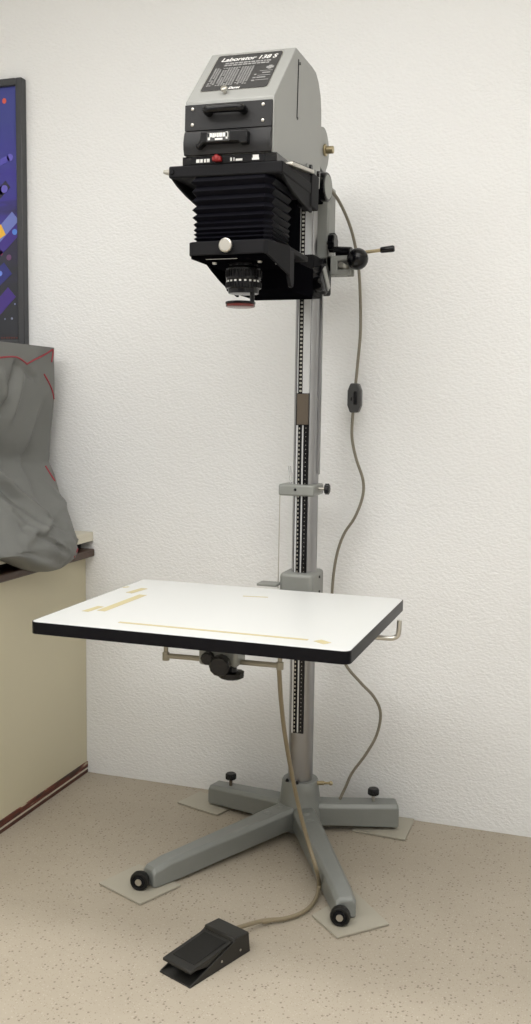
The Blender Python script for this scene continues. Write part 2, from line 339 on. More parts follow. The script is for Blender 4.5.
# ---------------------------------------------------------------- dust cover over a machine on the counter
def make_cover():
    # z, x of the +x face near the wall, y wall side, y room side, corner radius, left x
    sil = [(54.3, 347), (54.2, 362), (55, 395), (52.5, 425), (49.5, 452), (48.7, 462), (54.5, 474), (60, 492), (66.5, 505), (70.5, 516), (75, 530), (78.5, 541), (80, 546)]
    rings = []
    N = 150
    def ring(x0, x1, y0, y1, r):       # y0 room side < y1 wall side; start at wall-left, go along wall side, the +x face, the room side
        pts = []
        r = min(r, (x1-x0)/2.2, (y1-y0)/2.2)
        segs = [((x0, y1), (x1-r, y1), 14), ('arc', (x1-r, y1-r), 90, 0, 14), ((x1, y1-r), (x1, y0+r), 86), ('arc', (x1-r, y0+r), 0, -90, 12), ((x1-r, y0), (x0, y0), 14), ((x0, y0), (x0, y1), 10)]
        for sg in segs:
            if sg[0] == 'arc':
                for i in range(sg[4]):
                    a = math.radians(sg[2]+(sg[3]-sg[2])*i/sg[4]); pts.append((sg[1][0]+r*math.cos(a), sg[1][1]+r*math.sin(a)))
            else:
                for i in range(sg[2]):
                    t = i/sg[2]; pts.append((sg[0][0]+(sg[1][0]-sg[0][0])*t, sg[0][1]+(sg[1][1]-sg[0][1])*t))
        return pts
    def pxy(p):
        d = p-CAM; w = d.dot(fwd); return 265.5+F_PX*d.dot(r2)/w, 512-F_PX*d.dot(u2)/w
    nz_ = 100; top = aty(54, 347.5, -.09).z; bot = .868
    for j in range(nz_):
        z = top-(top-bot)*j/(nz_-1)
        t = min(1, max(0, (1.13-z)/.26)); yb = -.075-.075*t; rad = .012+.10*t*t
        lo_, hi_ = -1.5, -1.1
        for _ in range(26):
            x1 = (lo_+hi_)/2
            rg = [Vector((x, y, z)) for x, y in ring(-1.75, x1, -.75, yb, rad)]
            q = max((pxy(v) for v in rg), key=lambda w: w[0])
            tgt = float(np.interp(q[1], [b_ for a_, b_ in sil], [a_ for a_, b_ in sil]))
            if q[0] > tgt: hi_ = x1
            else: lo_ = x1
        rings.append(rg)
    # hanging lobe over the counter edge
    def lobe_ring(z, xm, ya, yb, ra, rb_):
        x0 = -1.2345; rx = xm-x0; pts = []
        for i in range(14): pts.append((x0, yb+.0002*(14-i)))
        for i in range(14): a = math.radians(90-90*i/14); pts.append((x0+rx*math.cos(a), yb-rb_+rb_*math.sin(a)))
        for i in range(86): pts.append((xm, yb-rb_+(ya+ra-yb+rb_)*i/86))
        for i in range(12): a = math.radians(-90*i/12); pts.append((x0+rx*math.cos(a), ya+ra+ra*math.sin(a)))
        for i in range(24): pts.append((x0, ya+(yb-ya)*i/24))
        return [Vector((x, y, z)) for x, y in pts]
    for z, dx, ya, yb in ((.861, .002, -.640, -.166), (.852, .005, -.600, -.168), (.842, .008, -.565, -.172), (.832, .010, -.540, -.178), (.822, .011, -.515, -.185), (.812, .009, -.49, -.194), (.803, .005, -.465, -.205),
                          (.795, -.001, -.44, -.218), (.788, -.009, -.415, -.234), (.782, -.020, -.385, -.255), (.778, -.034, -.36, -.28)):
        rings.append(lobe_ring(z, max(-1.2305, x1+dx), ya, yb, min(.08, (yb-ya)*.42), min(.095, (yb-ya)*.42)))
    # crease field in the (y, z) plane, endpoints read off the picture on the +x face
    cr = []
    def crease(a, b, A, w):
        P = atx(*a, -1.30); Q = atx(*b, -1.30); cr.append((P.y, P.z, Q.y, Q.z, A, w))
    crease((-6, 446), (31, 518), .017, .016); crease((-4, 470), (20, 515), -.012, .016)
    crease((0, 428), (24, 463), -.008, .026); crease((24, 463), (46, 452), -.006, .026)
    crease((0, 400), (12, 440), .009, .012); crease((2, 352), (5, 398), -.010, .009); crease((-2, 412), (12, 446), -.008, .010)
    crease((27, 365), (15, 412), -.013, .011); crease((27, 365), (46, 378), -.007, .010); crease((32, 372), (22, 420), .008, .012); crease((2, 372), (4, 400), .010, .012); crease((12, 372), (17, 402), .009, .010)
    crease((16, 526), (-4, 500), .014, .014); crease((16, 526), (-6, 540), .012, .012); crease((16, 526), (32, 518), .012, .010); crease((4, 510), (14, 524), -.020, .012)
    crease((33, 520), (56, 553), -.013, .016); crease((56, 553), (74, 538), -.012, .015); crease((36, 530), (62, 545), .008, .012)
    crease((-6, 552), (46, 564), -.006, .014); crease((2, 528), (44, 556), -.010, .012); crease((14, 532), (50, 562), .009, .009)
    crease((60, 500), (36, 515), .006, .012); crease((50, 480), (64, 520), .005, .010); crease((66, 512), (76, 540), -.005, .009); crease((64, 566), (78, 548), -.012, .010)
    sA = atx(55, 398, -1.30); sA = (sA.y, sA.z); sB = atx(33, 517, -1.28); sB = (sB.y, sB.z)
    def disp(y, z):
        d = 0
        for y0, z0, y1, z1, A, w in cr:
            vy, vz = y1-y0, z1-z0; L = vy*vy+vz*vz
            t = max(0, min(1, ((y-y0)*vy+(z-z0)*vz)/L)); dd = math.hypot(y-y0-t*vy, z-z0-t*vz)
            d += 1.8*A*max(0, 1-dd/(w*1.9))**1.25*(.35+.65*math.sin(math.pi*min(1, max(0, t*.8+.1))))
        vy, vz = sB[0]-sA[0], sB[1]-sA[1]; L = math.hypot(vy, vz); t = ((y-sA[0])*vy+(z-sA[1])*vz)/L/L; dd = ((y-sA[0])*vz-(z-sA[1])*vy)/L
        k = min(1, max(0, (-dd+.004)/.010)); d -= .016*k*max(0, min(1, t*3, (1.25-t)*4))*max(0, 1-max(0, -dd)/.16)
        d += .0035*math.sin(17*y+9*z+2*math.sin(11*z)) + .0025*math.sin(41*y-23*z)
        return d
    vs = []; n = len(rings[0])
    for j, rg in enumerate(rings):
        for i, p in enumerate(rg):
            face = 1 if 14 <= i <= 114+12 else 0
            edge = 1.0
            if 14 <= i < 30: edge = (i-14)/16
            if j < 6: edge *= j/6
            if face:
                k = disp(p.y, p.z)*edge
                p = p+Vector((k, 0, 0))
                if p.z < .863: p.x = max(p.x, -1.2345)
            vs.append(p)
    # sagging top
    fs = [tuple(range(n-1, -1, -1)), tuple(range((len(rings)-1)*n, len(rings)*n))]
    for j in range(len(rings)-1): fs += [(j*n+i, j*n+(i+1) % n, (j+1)*n+(i+1) % n, (j+1)*n+i) for i in range(n)]
    mb = MB(); mb.add(vs, fs); return mb
cov = make_cover()
dust = empty('dust_cover', (-1.5, -.4, .862))
co = cov.build('cloth', M['cloth'], dust, angle=75)
bvh = BVHTree.FromPolygons([tuple(v) for v in cov.v], cov.f)
def on_cover(px, py, off=.001):
    d = ray(px, py).normalized(); h = bvh.ray_cast(CAM, d)
    return (h[0]-d*off) if h[0] is not None else None
for path in ([(-3, 358), (6, 357), (16, 357), (22, 360), (27, 364)], [(27, 364), (34, 360), (44, 355), (52.5, 349.5)], [(53, 349.5), (52.7, 355), (51.5, 362)],
             [(44, 374), (48, 381), (52, 390), (54, 399)], [(45.5, 466), (51, 475), (55, 481), (58.5, 488)], [(77.5, 549), (74, 557), (70, 564), (65, 569)]):
    pts = [on_cover(*q) for q in path]; pts = [q for q in pts if q]
    if len(pts) > 1: MB().tube(pts, .0028, 6, 4).build('piping', M['piping'], dust)
tag(dust, 'grey nylon dust cover with red piping draped over the counter edge', 'dust cover')

# ---------------------------------------------------------------- floor pads
def pad(pts):
    q = [atz(px, py, 0.0) for px, py in pts]; q = [Vector((v.x, min(v.y, -.004), .0022)) for v in q]
    return MB().hexa(q, [v+Vector((0, 0, .004)) for v in q]).build('floor_pad', M['pad'], None)
G = 'linoleum pads under the stand'
tag(pad([(99, 885), (140, 906), (181, 887), (139, 866)]), 'grey pad under the front leg that points to the cabinet', 'floor pad', G)
tag(pad([(312, 917), (337, 939.5), (389, 926), (354, 893)]), 'grey pad under the front leg beside the foot pedal hose', 'floor pad', G)
tag(pad([(177.5, 804), (217, 816.5), (238, 806), (200, 793)]), 'grey pad under the rear leg on the cabinet side', 'floor pad', G)
tag(pad([(352, 832), (405, 841.5), (415, 819.5), (366, 813)]), 'grey pad under the rear leg where the power cord ends', 'floor pad', G)

# ---------------------------------------------------------------- enlarger
COLX, COLY, COLR = -.432, -.18, .038
enl = empty('photo_enlarger', (COLX, COLY, 0))
tag(enl, 'tall grey and black photographic enlarger with white table on a four legged stand', 'enlarger')
UP = Vector((0, 0, 1)); EX = Vector((1, 0, 0)); EY = Vector((0, 1, 0))

# base
hub = MB().lathe((COLX, COLY, .012), UP, [(0, .072), (.055, .070), (.075, .064), (.12, .058), (.143, .0565), (.148, .053)], 40).build('base_hub', M['leggrey'], enl, 0)
MB().cyl((COLX+.004, COLY-.050, .160), (COLX+.004, COLY-.050, .168), .006, .003, 12).build('set_screw', M['satin'], hub)
MB().cyl((COLX-.030, COLY-.040, .160), (COLX-.030, COLY-.040, .168), .006, .003, 12).build('set_screw', M['satin'], hub)
p0 = Vector((COLX+.045, COLY, .150)); p1 = Vector((COLX+.098, COLY-.004, .158))
pin = MB(); pin.cyl(p0, p1, .004, .004, 12); pin.cyl(p0, p0+(p1-p0)*.6, .0065, .0065, 12); pin.sphere(p1, .007)
pin.build('clamp_pin', M['brass'], hub)
def leg(end, w0, w1, h0, h1, zb0, zb1, notch):
    """beam of chamfered section from the hub to end=(x, y)"""
    a = Vector((COLX, COLY, 0)); e = Vector((end[0], end[1], 0)); d = (e-a).normalized(); s = Vector((-d.y, d.x, 0)); L = (e-a).length
    mb = MB(); secs = []
    def sec(t, w, zb, zt, ch):
        c = a+d*t
        return [c+s*x+UP*z for x, z in ((-w/2, zb), (w/2, zb), (w/2, zt-ch), (w/2-ch*.9, zt), (-w/2+ch*.9, zt), (-w/2, zt-ch))]
    if notch:
        sp = [(.03, w0, zb0, h0), (.10, w0*.97, zb0, h0-.003), (L-.09, w1*1.02, zb1, h1+.002), (L-.055, w1, zb1, h1+.001), (L-.035, w1, zb1, h1-.004), (L-.008, w1*.98, zb1, h1-.008), (L, w1*.9, zb1+.002, h1-.016)]
    else:
        sp = [(.03, w0, zb0, h0), (.10, w0*.97, zb0, h0-.002), (L-.006, w1, zb1, h1), (L, w1*.94, zb1+.003, h1-.006)]
    for t, w, zb, zt in sp: secs.append(sec(t, w, zb, zt, .011))
    vs = [v for q in secs for v in q]; n = 6; m = len(secs)
    fs = [tuple(range(n-1, -1, -1)), tuple(range((m-1)*n, m*n))]
    for j in range(m-1): fs += [(j*n+i, j*n+(i+1) % n, (j+1)*n+(i+1) % n, (j+1)*n+i) for i in range(n)]
    mb.add(vs, fs); o = mb.build('leg', M['leggrey'], enl, .0025, 2, 30)
    return o, d, s, L
legs = {}
legs['fl'] = leg((-.705, -.690), .074, .054, .090, .069, .024, .008, True)
legs['fr'] = leg((-.160, -.675), .072, .056, .090, .071, .024, .008, True)
legs['rl'] = leg((-.752, -.098), .076, .064, .088, .072, .020, .012, False)
legs['rr'] = leg((-.147, -.075), .076, .066, .090, .086, .022, .014, False)
for k, w in (('fl', (-.719, -.706)), ('fr', (-.168, -.698))):
    o, d, s, L = legs[k]; c = Vector((w[0], w[1]-.006, .0305))
    dv = Vector((.10, -1, 0)).normalized()
    wb = MB(); wb.lathe(c-dv*.004, dv, [(-.012, .020), (0, .0255), (.010, .026), (.016, .0235), (.0165, .0185), (.012, .018)], 32)
    wb.build('wheel', M['rubber'], o, .001)
    hb = MB(); hb.cyl(c-dv*.02, c+dv*.010, .0165, .0165, 24); hb.cyl(c, c+dv*.0125, .0115, .0115, 24); hb.build('wheel_hub', M['black'], o, .001)
    sc = MB(); sc.cyl(c+dv*.012, c+dv*.0145, .009, .009, 16); sc.build('axle_screw', M['nickel'], o)
for k, t in (('rl', .79), ('rr', .75)):
    o, d, s, L = legs[k]; c = Vector((COLX, COLY, 0))+d*(L*t); zt = .078 if k == 'rl' else .088
    MB().cyl(c+UP*(zt-.012), c+UP*(zt+.022), .0055, .0055, 16).build('knob_stem', M['bronze'] if k == 'rl' else M['nickel'], o)
    MB().lathe(c+UP*(zt+.019), UP, [(0, .014), (.002, .017), (.016, .017), (.020, .014)], 48, 24, .03).build('levelling_knob', M['satin'], o)
    MB().cyl(c+UP*.004, c+UP*.03, .013, .010, 20).build('levelling_foot', M['rubber'], o)
for k, ts in (('fl', (.085, .135)), ('fr', (.10, .145))):
    o, d, s, L = legs[k]
    for t in ts:
        c = Vector((COLX, COLY, 0))+d*t
        MB().lathe(c+UP*(.0885-t*.030+.001), UP, [(-.006, .0135), (0, .013), (.0025, .009), (.003, .001)], 24).build('bolt_cap', M['leggrey'], o)

# column
col = MB().cyl((COLX, COLY, .15), (COLX, COLY, 1.985), COLR, COLR, 56).build('column', M['chrome'], enl)
fy = COLY-COLR
sb = MB(); sb.box(-.4535, -.4145, fy-.0025, fy+.006, .315, 1.90); sb.build('rack_bed', M['dark'], col)
MB().box(-.4515, -.4465, fy-.0045, fy, .315, 1.245).build('rail', M['railm'], col)
MB().box(-.4335, -.4295, fy-.0045, fy, .318, 1.245).build('rail', M['railm'], col)
MB().box(-.4275, -.4160, fy-.0040, fy, .315, 1.245).build('scale_strip', M['satin'], col)
MB().box(-.4340, -.4140, fy-.0065, fy, 1.338, 1.90).build('rail', M['railm'], col)
MB().box(-.4510, -.4480, fy-.0055, fy, 1.338, 1.90).build('rail', M['railm'], col)
tk = MB(); z = .32
while z < 1.24:
    tk.box(-.4440, -.4405, fy-.0045, fy, z, z+.0055); tk.box(-.4225, -.4212, fy-.0050, fy, z+.003, z+.0055); z += .0125
z = 1.342
while z < 1.90:
    tk.box(-.4440, -.4375, fy-.0050, fy, z, z+.0055); z += .0115
tk.build('rack_teeth', M['nickel'], col, kind='stuff')
MB().box(-.4490, -.4150, fy-.011, fy, 1.247, 1.336).build('rack_stop', M['bronze'], col, .001)
MB().lathe((COLX, COLY, 1.983), UP, [(0, .040), (.008, .040), (.012, .034)], 40).build('column_cap', M['satin'], col)
MB().box(COLX+.036, COLX+.0425, COLY-.01, COLY+.004, 1.10, 1.985).build('side_guide', M['chrome'], col)

# collar with clamp knob, spring clips and the thin wire
cb = MB().box(-.500, -.390, -.236, -.128, 1.037, 1.071)
col2 = cb.build('column_collar', M['hammer'], enl, .006, 3)
MB().cyl((-.447, -.2375, 1.056), (-.447, -.234, 1.056), .004, .004, 12).build('screw_hole', M['satin'], col2)
kp = aty(327, 489, -.19)
MB().cyl((-.392, -.19, kp.z), (kp.x, -.19, kp.z), .0045, .0045, 12).build('knob_shaft', M['nickel'], col2)
MB().lathe((kp.x-.007, -.19, kp.z), EX, [(0, .011), (.002, .015), (.013, .015), (.015, .011)], 40, 8, .08).build('clamp_knob', M['satin'], col2)
for px in (288.6, 290.6):
    a = aty(px, 466, -.225); b_ = aty(px+2.2, 487, -.225)
    MB().tube([b_, a], .0018, 8, 0).build('spring_clip', M['bright'], col2)
a = aty(280, 495, -.22); b_ = aty(278, 588, -.22)
MB().tube([a, b_], .0014, 6, 0).build('wire', M['nickel'], col2)

# sleeve that carries the table, its arms
slv = MB().box(-.490, -.387, -.245, -.115, .715, .808).build('table_sleeve', M['hammer'], enl, .012, 4)
MB().box(-.552, -.49, -.27, -.22, .768, .776).build('sleeve_flange', M['hammer'], slv, .002)
for sx in (-.475, -.389):
    MB().box(sx-.018, sx+.018, -.80, -.235, .715, .757).build('support_arm', M['hammer'], slv, .004)
for zz in (.79, .745):
    MB().cyl((-.3875, -.17, zz), (-.3845, -.17, zz), .004, .004, 12).build('screw', M['satin'], slv)

# table
TX0, TX1, TY0, TY1, TZ = -.8155, -.0685, -1.084, -.4925, .8065
def rrect(x0, x1, y0, y1, r, n=6):
    out = []
    for cx_, cy_, a0 in ((x1-r, y1-r, 0), (x0+r, y1-r, 90), (x0+r, y0+r, 180), (x1-r, y0+r, 270)):
        for i in range(n+1):
            a = math.radians(a0+90*i/n); out.append((cx_+r*math.cos(a), cy_+r*math.sin(a)))
    return out
top = MB().prism(rrect(TX0+.0022, TX1-.0022, TY0+.0022, TY1-.0022, .016), 'z', TZ-.027, TZ).build('table_top', M['white'], enl, .0008)
bd = MB(); o_ = rrect(TX0, TX1, TY0, TY1, .018); i_ = rrect(TX0+.0024, TX1-.0024, TY0+.0024, TY1-.0024, .0156); n = len(o_)
z0, z1 = TZ-.028, TZ-.0008
bd.add([(x, y, z0) for x, y in o_]+[(x, y, z1) for x, y in o_]+[(x, y, z0) for x, y in i_]+[(x, y, z1) for x, y in i_],
       [f for i in range(n) for j in ((i+1) % n,) for f in ((i, j, n+j, n+i), (2*n+i, 3*n+i, 3*n+j, 2*n+j), (n+i, n+j, 3*n+j, 3*n+i), (i, 2*n+i, 2*n+j, j))])
bd.build('edge_band', M['edge'], top)
def tape(a, b, w):
    P = atz(*a, TZ); Q = atz(*b, TZ); d = (Q-P); s = Vector((-d.y, d.x, 0)).normalized()*w/2; h = Vector((0, 0, .0005))
    q = [P-s, Q-s, Q+s, P+s]; q = [v+Vector((0, 0, .0002)) for v in q]
    MB().hexa(q, [v+h for v in q]).build('tape_strip', M['tape'], top)
tape((85, 611.5), (101, 606.5), .018); tape((101, 611), (143, 595), .022); tape((129, 593), (144.5, 588.5), .020)
tape((119, 622.3), (308, 640), .011); tape((317.5, 640.6), (327.5, 643.6), .022)
tape((243, 596.2), (268, 597.4), .006); tape((123, 587.6), (129, 586.9), .009)
# chrome hook at the table's edge
hk = [(-.20, -.755, .762), (-.12, -.755, .762), (-.060, -.755, .762), (-.040, -.753, .765), (-.0325, -.752, .776), (-.031, -.752, .806)]
hk = [Vector(q) for q in hk]
MB().tube(hk, .0058, 12, 6).build('hook_rod', M['nickel'], top)
# rail and clamp under the table
RY, RZ = -.90, .716
rA = aty(166, 655.5, RY); rB = aty(280, 665.5, RY)
rail = MB(); rail.cyl(rA, rB, .0062, .0062, 16); rail.cyl(rA+Vector((0, 0, -.010)), (rA.x, RY, TZ-.028), .0055, .0055, 14); rail.cyl(rB+Vector((0, 0, -.010)), (rB.x, RY, TZ-.028), .0055, .0055, 14)
rail.cyl(rA+Vector((0, 0, -.011)), rA+Vector((0, 0, .008)), .0085, .0085, 16); rail.cyl(rB+Vector((0, 0, -.009)), rB+Vector((0, 0, .008)), .0085, .0085, 16)
rl = rail.build('table_rail', M['railg'], enl)
cA = aty(203, 654, RY); cB = aty(241, 664, RY)
MB().box(cA.x, cB.x, RY-.03, RY+.035, cB.z-.004, TZ-.028).build('clamp_block', M['hammer'], rl, .008, 3)
k1 = aty(205.5, 658, RY-.045); k2 = aty(217, 665.3, RY-.065); k3 = aty(231.5, 672.5, RY-.02)
dv = Vector((.12, -1, -.05))
MB().lathe(k1+Vector((0, .028, 0)), dv, [(0, .006), (.012, .010), (.014, .0145), (.030, .0145), (.032, .012)], 40, 10, .03).build('clamp_knob', M['satin'], rl)
MB().lathe(k2+Vector((0, .045, 0)), dv, [(0, .009), (.020, .012), (.024, .0225), (.046, .0235), (.050, .020)], 48, 12, .025).build('clamp_knob', M['satin'], rl)
MB().lathe(k3+Vector((0, 0, -.014)), UP, [(0, .020), (.004, .0285), (.016, .029), (.018, .014), (.035, .009)], 48, 12, .03).build('clamp_knob', M['satin'], rl)

# ------------------------------------------------ head, slightly rolled on its carriage as in the photograph
ROLLH = .014
pv = Vector((COLX, 0, 2.0))
HX = Matrix.Translation(Vector((0, 0, -.003))) @ Matrix.Translation(pv) @ Matrix.Rotation(ROLLH, 4, 'Y') @ Matrix.Translation(-pv)
def HB(): return MB(HX)
LX = Matrix.Translation(Vector((.009, 0, 0)))
def LB(): return MB(LX)
HW = .1065
FY = -.843
prof = [(FY, 1.866), (FY-.003, 1.975), (FY-.003, 1.987), (FY+.004, 1.994), (-.694, 2.139), (-.560, 2.139), (-.525, 2.136), (-.497, 2.120), (-.476, 2.095), (-.464, 2.06), (-.459, 2.01), (-.457, 1.866)]
hs = HB().prism(prof, 'x', COLX-HW, COLX+HW).build('lamp_housing', M['housing'], enl, .0025, 3, 30)
# dark front panel and the filter drawer beneath it
HB().box(COLX-HW+.001, COLX+HW-.003, FY-.0085, FY-.001, 1.921, 1.978).build('front_panel', M['leather'], hs, .001)
dp = [(FY-.001, 1.867), (FY-.010, 1.867), (FY-.015, 1.880), (FY-.016, 1.894), (FY-.0125, 1.910), (FY-.0085, 1.9195), (FY-.001, 1.9195)]
HB().prism(dp, 'x', COLX-HW+.001, COLX+HW-.003).build('filter_drawer', M['leather'], hs, .0008)
for x in (COLX-HW+.020, COLX+HW-.024):
    for zz in (1.934, 1.968):
        HB().lathe((x, FY-.0085, zz), -EY, [(0, .0038), (.0012, .0036), (.002, .002)], 14).build('screw', M['nickel'], hs)
hz = 1.958
HB().tube([(COLX-.045, FY-.006, hz), (COLX-.045, FY-.024, hz), (COLX-.037, FY-.034, hz), (COLX, FY-.036, hz), (COLX+.030, FY-.034, hz), (COLX+.038, FY-.024, hz), (COLX+.038, FY-.006, hz)], .0095, 14, 6).build('handle', M['satin'], hs)
gp = [(COLX-.068, 1.884), (COLX-.058, 1.892), (COLX-.056, 1.911), (COLX+.052, 1.911), (COLX+.056, 1.909), (COLX+.056, 1.882), (COLX+.040, 1.880), (COLX+.034, 1.886), (COLX-.048, 1.886), (COLX-.060, 1.876), (COLX-.068, 1.876)]
HB().prism(gp, 'y', FY-.034, FY-.012).build('drawer_grip', M['satin'], hs, .003)
lab = HB(); x = COLX-.037
HB().box(COLX-.040, COLX+.014, FY-.0350, FY-.0341, 1.8885, 1.9085).build('label_window', M['plate'], hs)
rr = random.Random(3)
while x < COLX+.008:
    w = rr.uniform(.003, .007); lab.box(x, x+w, FY-.0358, FY-.0350, 1.897+rr.uniform(-.001, .001), 1.9055); x += w+.0012
lab.box(COLX-.037, COLX-.032, FY-.0358, FY-.0350, 1.891, 1.906); lab.box(COLX-.020, COLX-.002, FY-.0358, FY-.0350, 1.8905, 1.8945); lab.box(COLX+.006, COLX+.010, FY-.0358, FY-.0350, 1.892, 1.907)
lab.build('label_print', M['print_'], hs, kind='stuff')
# sloping cover: name plate, lettering and exposure chart
e2 = Vector((0, .148, .148)); e2 = Vector((0, -.694-(FY+.004), 2.139-1.994)); SL = e2.length; e2.normalize(); nrm = EX.cross(e2)
S0 = Vector((COLX-HW, FY+.004, 1.994))
def sp_(u, v, h=0): return S0+EX*(u*2*HW)+e2*(v*SL)+nrm*h
def slab_on(u0, u1, v0, v1, h0, h1, r=.08):
    pts = rrect(u0, u1, v0, v1, r*.5, 4); mb = HB(); n = len(pts)
    mb.add([sp_(u, v, h0) for u, v in pts]+[sp_(u, v, h1) for u, v in pts], [tuple(range(n-1, -1, -1)), tuple(range(n, 2*n))]+[(i, (i+1) % n, n+(i+1) % n, n+i) for i in range(n)]); return mb
slab_on(.105, .875, .135, .945, .0002, .0012).build('plate_border', M['bright'], hs)
slab_on(.113, .867, .145, .935, .0004, .0018).build('name_plate', M['plate'], hs)
def letters(txt, u, v, size, width, shear=.25, bold=.0):
    t = text_mesh(txt, size, shear, bold, sp_(u, v, .0021), EX, e2, width); t.xf = HX; t.build('lettering', M['print_'], hs)
letters('Laborator 138 S', .175, .79, .0235, .139, .22, .00045)
letters('Durst', .43, .152, .013, .028, .3, .0006)
ch = HB()
def bar(u0, u1, v0, v1, h=.0022): ch.hexa([sp_(u, v, .0018) for u, v in ((u0, v0), (u1, v0), (u1, v1), (u0, v1))], [sp_(u, v, h) for u, v in ((u0, v0), (u1, v0), (u1, v1), (u0, v1))])
for v, us in ((.725, (.24, .78)), (.680, (.24, .76))):
    u = us[0]
    while u < us[1]: w = rr.uniform(.02, .055); bar(u, min(u+w, us[1]), v, v+.026); u += w+.01
for c in range(15):
    u0 = .15+c*.0295 + (.012 if c > 2 else 0) + (.012 if c > 9 else 0)
    for r in range(15):
        v0 = .245+r*.027
        if rr.random() < .93: bar(u0, u0+.021, v0, v0+.0135)
for v in (.50, .40, .30): bar(.70, .845, v, v+.008)
bar(.76, .84, .56, .60); bar(.78, .82, .54, .62); bar(.74, .83, .45, .47); bar(.70, .80, .35, .37)
bar(.655, .69, .29, .31); bar(.655, .69, .35, .37); bar(.655, .68, .42, .44)
ch.build('chart_print', M['faded'], hs, kind='stuff')
kn = HB(); kn.lathe(sp_(.415, .085, 0), nrm, [(0, .004), (.006, .004), (.007, .0075), (.013, .008), (.015, .006)], 20); kn.build('cover_catch', M['nickel'], hs)
# side: slot, screws, slotted ears
sd = COLX+HW
HB().box(sd-.001, sd+.0012, -.6775, -.6735, 1.985, 2.118).build('side_slot', M['dark'], hs)
for yy, zz in ((-.664, 2.112), (-.672, 1.985)):
    HB().cyl((sd-.001, yy, zz), (sd+.002, yy, zz), .004, .003, 12).build('screw', M['satin'], hs)
for yy in (-.575, -.505):
    HB().box(sd, sd+.006, yy-.016, yy+.012, 1.868, 1.902).build('hinge_ear', M['hammer'], hs, .003)
    HB().cyl((sd+.005, yy, 1.893), (sd+.012, yy, 1.893), .008, .007, 16).build('ear_screw', M['satin'], hs)
# lamp flange at the back
dc = atx(322.5, 148, COLX+.075)
fl = HB(); fl.cyl((COLX+.0, dc.y, dc.z), (COLX+.066, dc.y, dc.z), .046, .046, 40); fl.cyl((COLX+.066, dc.y, dc.z), (COLX+.078, dc.y, dc.z), .058, .058, 48)
fo = fl.build('lamp_flange', M['housing'], enl, .002)
bl = HB(); bl.cyl((COLX+.078, dc.y+.008, dc.z), (COLX+.084, dc.y+.008, dc.z), .016, .016, 24); bl.cyl((COLX+.084, dc.y+.008, dc.z), (COLX+.104, dc.y+.008, dc.z), .010, .010, 20)
bl.build('flange_bolt', M['brass'], fo, .0015)

# negative stage
st = HB().box(COLX-.144, COLX+.132, -.852, -.56, 1.819, 1.846).build('negative_stage', M['black'], enl, .004, 3)
HB().box(COLX-.112, COLX+.116, -.846, -.55, 1.8465, 1.8655).build('slide_frame', M['satin'], st, .001)
HB().box(COLX-.090, COLX+.088, -.8475, -.8462, 1.848, 1.864).build('scale_plate', M['dark'], st)
mk = HB()
for a, w in ((-.077, .008), (-.067, .006), (-.058, .005), (-.051, .007), (.006, .004), (.014, .002), (.019, .016), (.058, .017)):
    mk.box(COLX+a, COLX+a+w, -.8482, -.8474, 1.851, 1.8585 if w < .012 else 1.8555)
mk.box(COLX+.060, COLX+.074, -.8482, -.8474, 1.8555, 1.862)
mk.build('scale_print', M['print_'], st, kind='stuff')
rd = HB(); rd.lathe((COLX-.023, -.850, 1.857), -EY, [(0, .006), (.010, .008), (.013, .007), (.015, .003)], 20); rd.box(COLX-.034, COLX-.012, -.862, -.848, 1.850, 1.861)
rd.build('red_lever', M['red'], st, .003)
HB().cyl((COLX-.160, -.842, 1.836), (COLX-.143, -.842, 1.834), .004, .008, 16).build('stage_pin', M['nickel'], st)
HB().lathe((COLX-.135, -.852, 1.832), -EY, [(0, .006), (.003, .005)], 16).build('screw', M['satin'], st)
gpf = [(-.845, 1.820), (-.845, 1.842), (-.80, 1.846), (-.600, 1.868), (-.600, 1.779), (-.635, 1.780), (-.70, 1.788), (-.76, 1.797), (-.81, 1.808)]
for sx in (-1, 1):
    x = COLX+(.126 if sx > 0 else -.138)
    HB().prism(gpf, 'x', x-.004, x+.004).build('stage_gusset', M['black'], st, .002)
q0 = [(COLX+.116, -.80, 1.8465), (COLX+.140, -.80, 1.8465), (COLX+.140, -.625, 1.866), (COLX+.116, -.625, 1.866)]
HB().hexa(q0, [(x, y, z+.009) for x, y, z in q0]).build('chrome_slide', M['nickel'], st, .003)
q0 = [(COLX+.122, -.78, 1.8575), (COLX+.134, -.78, 1.8575), (COLX+.134, -.66, 1.8710), (COLX+.122, -.66, 1.8710)]
HB().hexa(q0, [(x, y, z+.003) for x, y, z in q0]).build('slide_window', M['satin'], st)
HB().box(COLX+.098, COLX+.134, -.625, -.560, 1.79, 1.872).build('stage_post', M['black'], st, .003)

# bellows
def bellows():
    mb = LB(); zs = []; z = 1.818; k = 0; rings = []
    steps = [.012]+[.0108]*2+[.010]*4+[.0085]*3+[.0065]*3+[.0048]*5+[.004]*2
    x0 = COLX+.000; yc = -.770
    for i in range(len(steps)+1):
        t = (1.818-z)/.145
        hw = .0955-.004*t; hd = .080-.004*t
        o = .0042 if i % 2 else -.0042
        if i > 10: o *= .65
        a, b = hw+o, hd+o; c = .020 if i % 2 else .012
        poly = [(a, b-c), (a-c, b), (-a+c, b), (-a, b-c), (-a, -b+.004), (-a+.004, -b), (a-c, -b), (a, -b+c)]
        rings.append([Vector((x0+p, yc+q, z)) for p, q in poly])
        if i < len(steps): z -= steps[i]
    rings.append([Vector((v.x, v.y, 1.666)) for v in rings[-1]])
    vs = [v for r in rings for v in r]; n = 8; m = len(rings)
    fs = [tuple(range(n-1, -1, -1)), tuple(range((m-1)*n, m*n))]
    for j in range(m-1): fs += [(j*n+i, j*n+(i+1) % n, (j+1)*n+(i+1) % n, (j+1)*n+i) for i in range(n)]
    mb.add(vs, fs); return mb.build('bellows', M['bellow'], enl, 0, angle=10)
bellows()

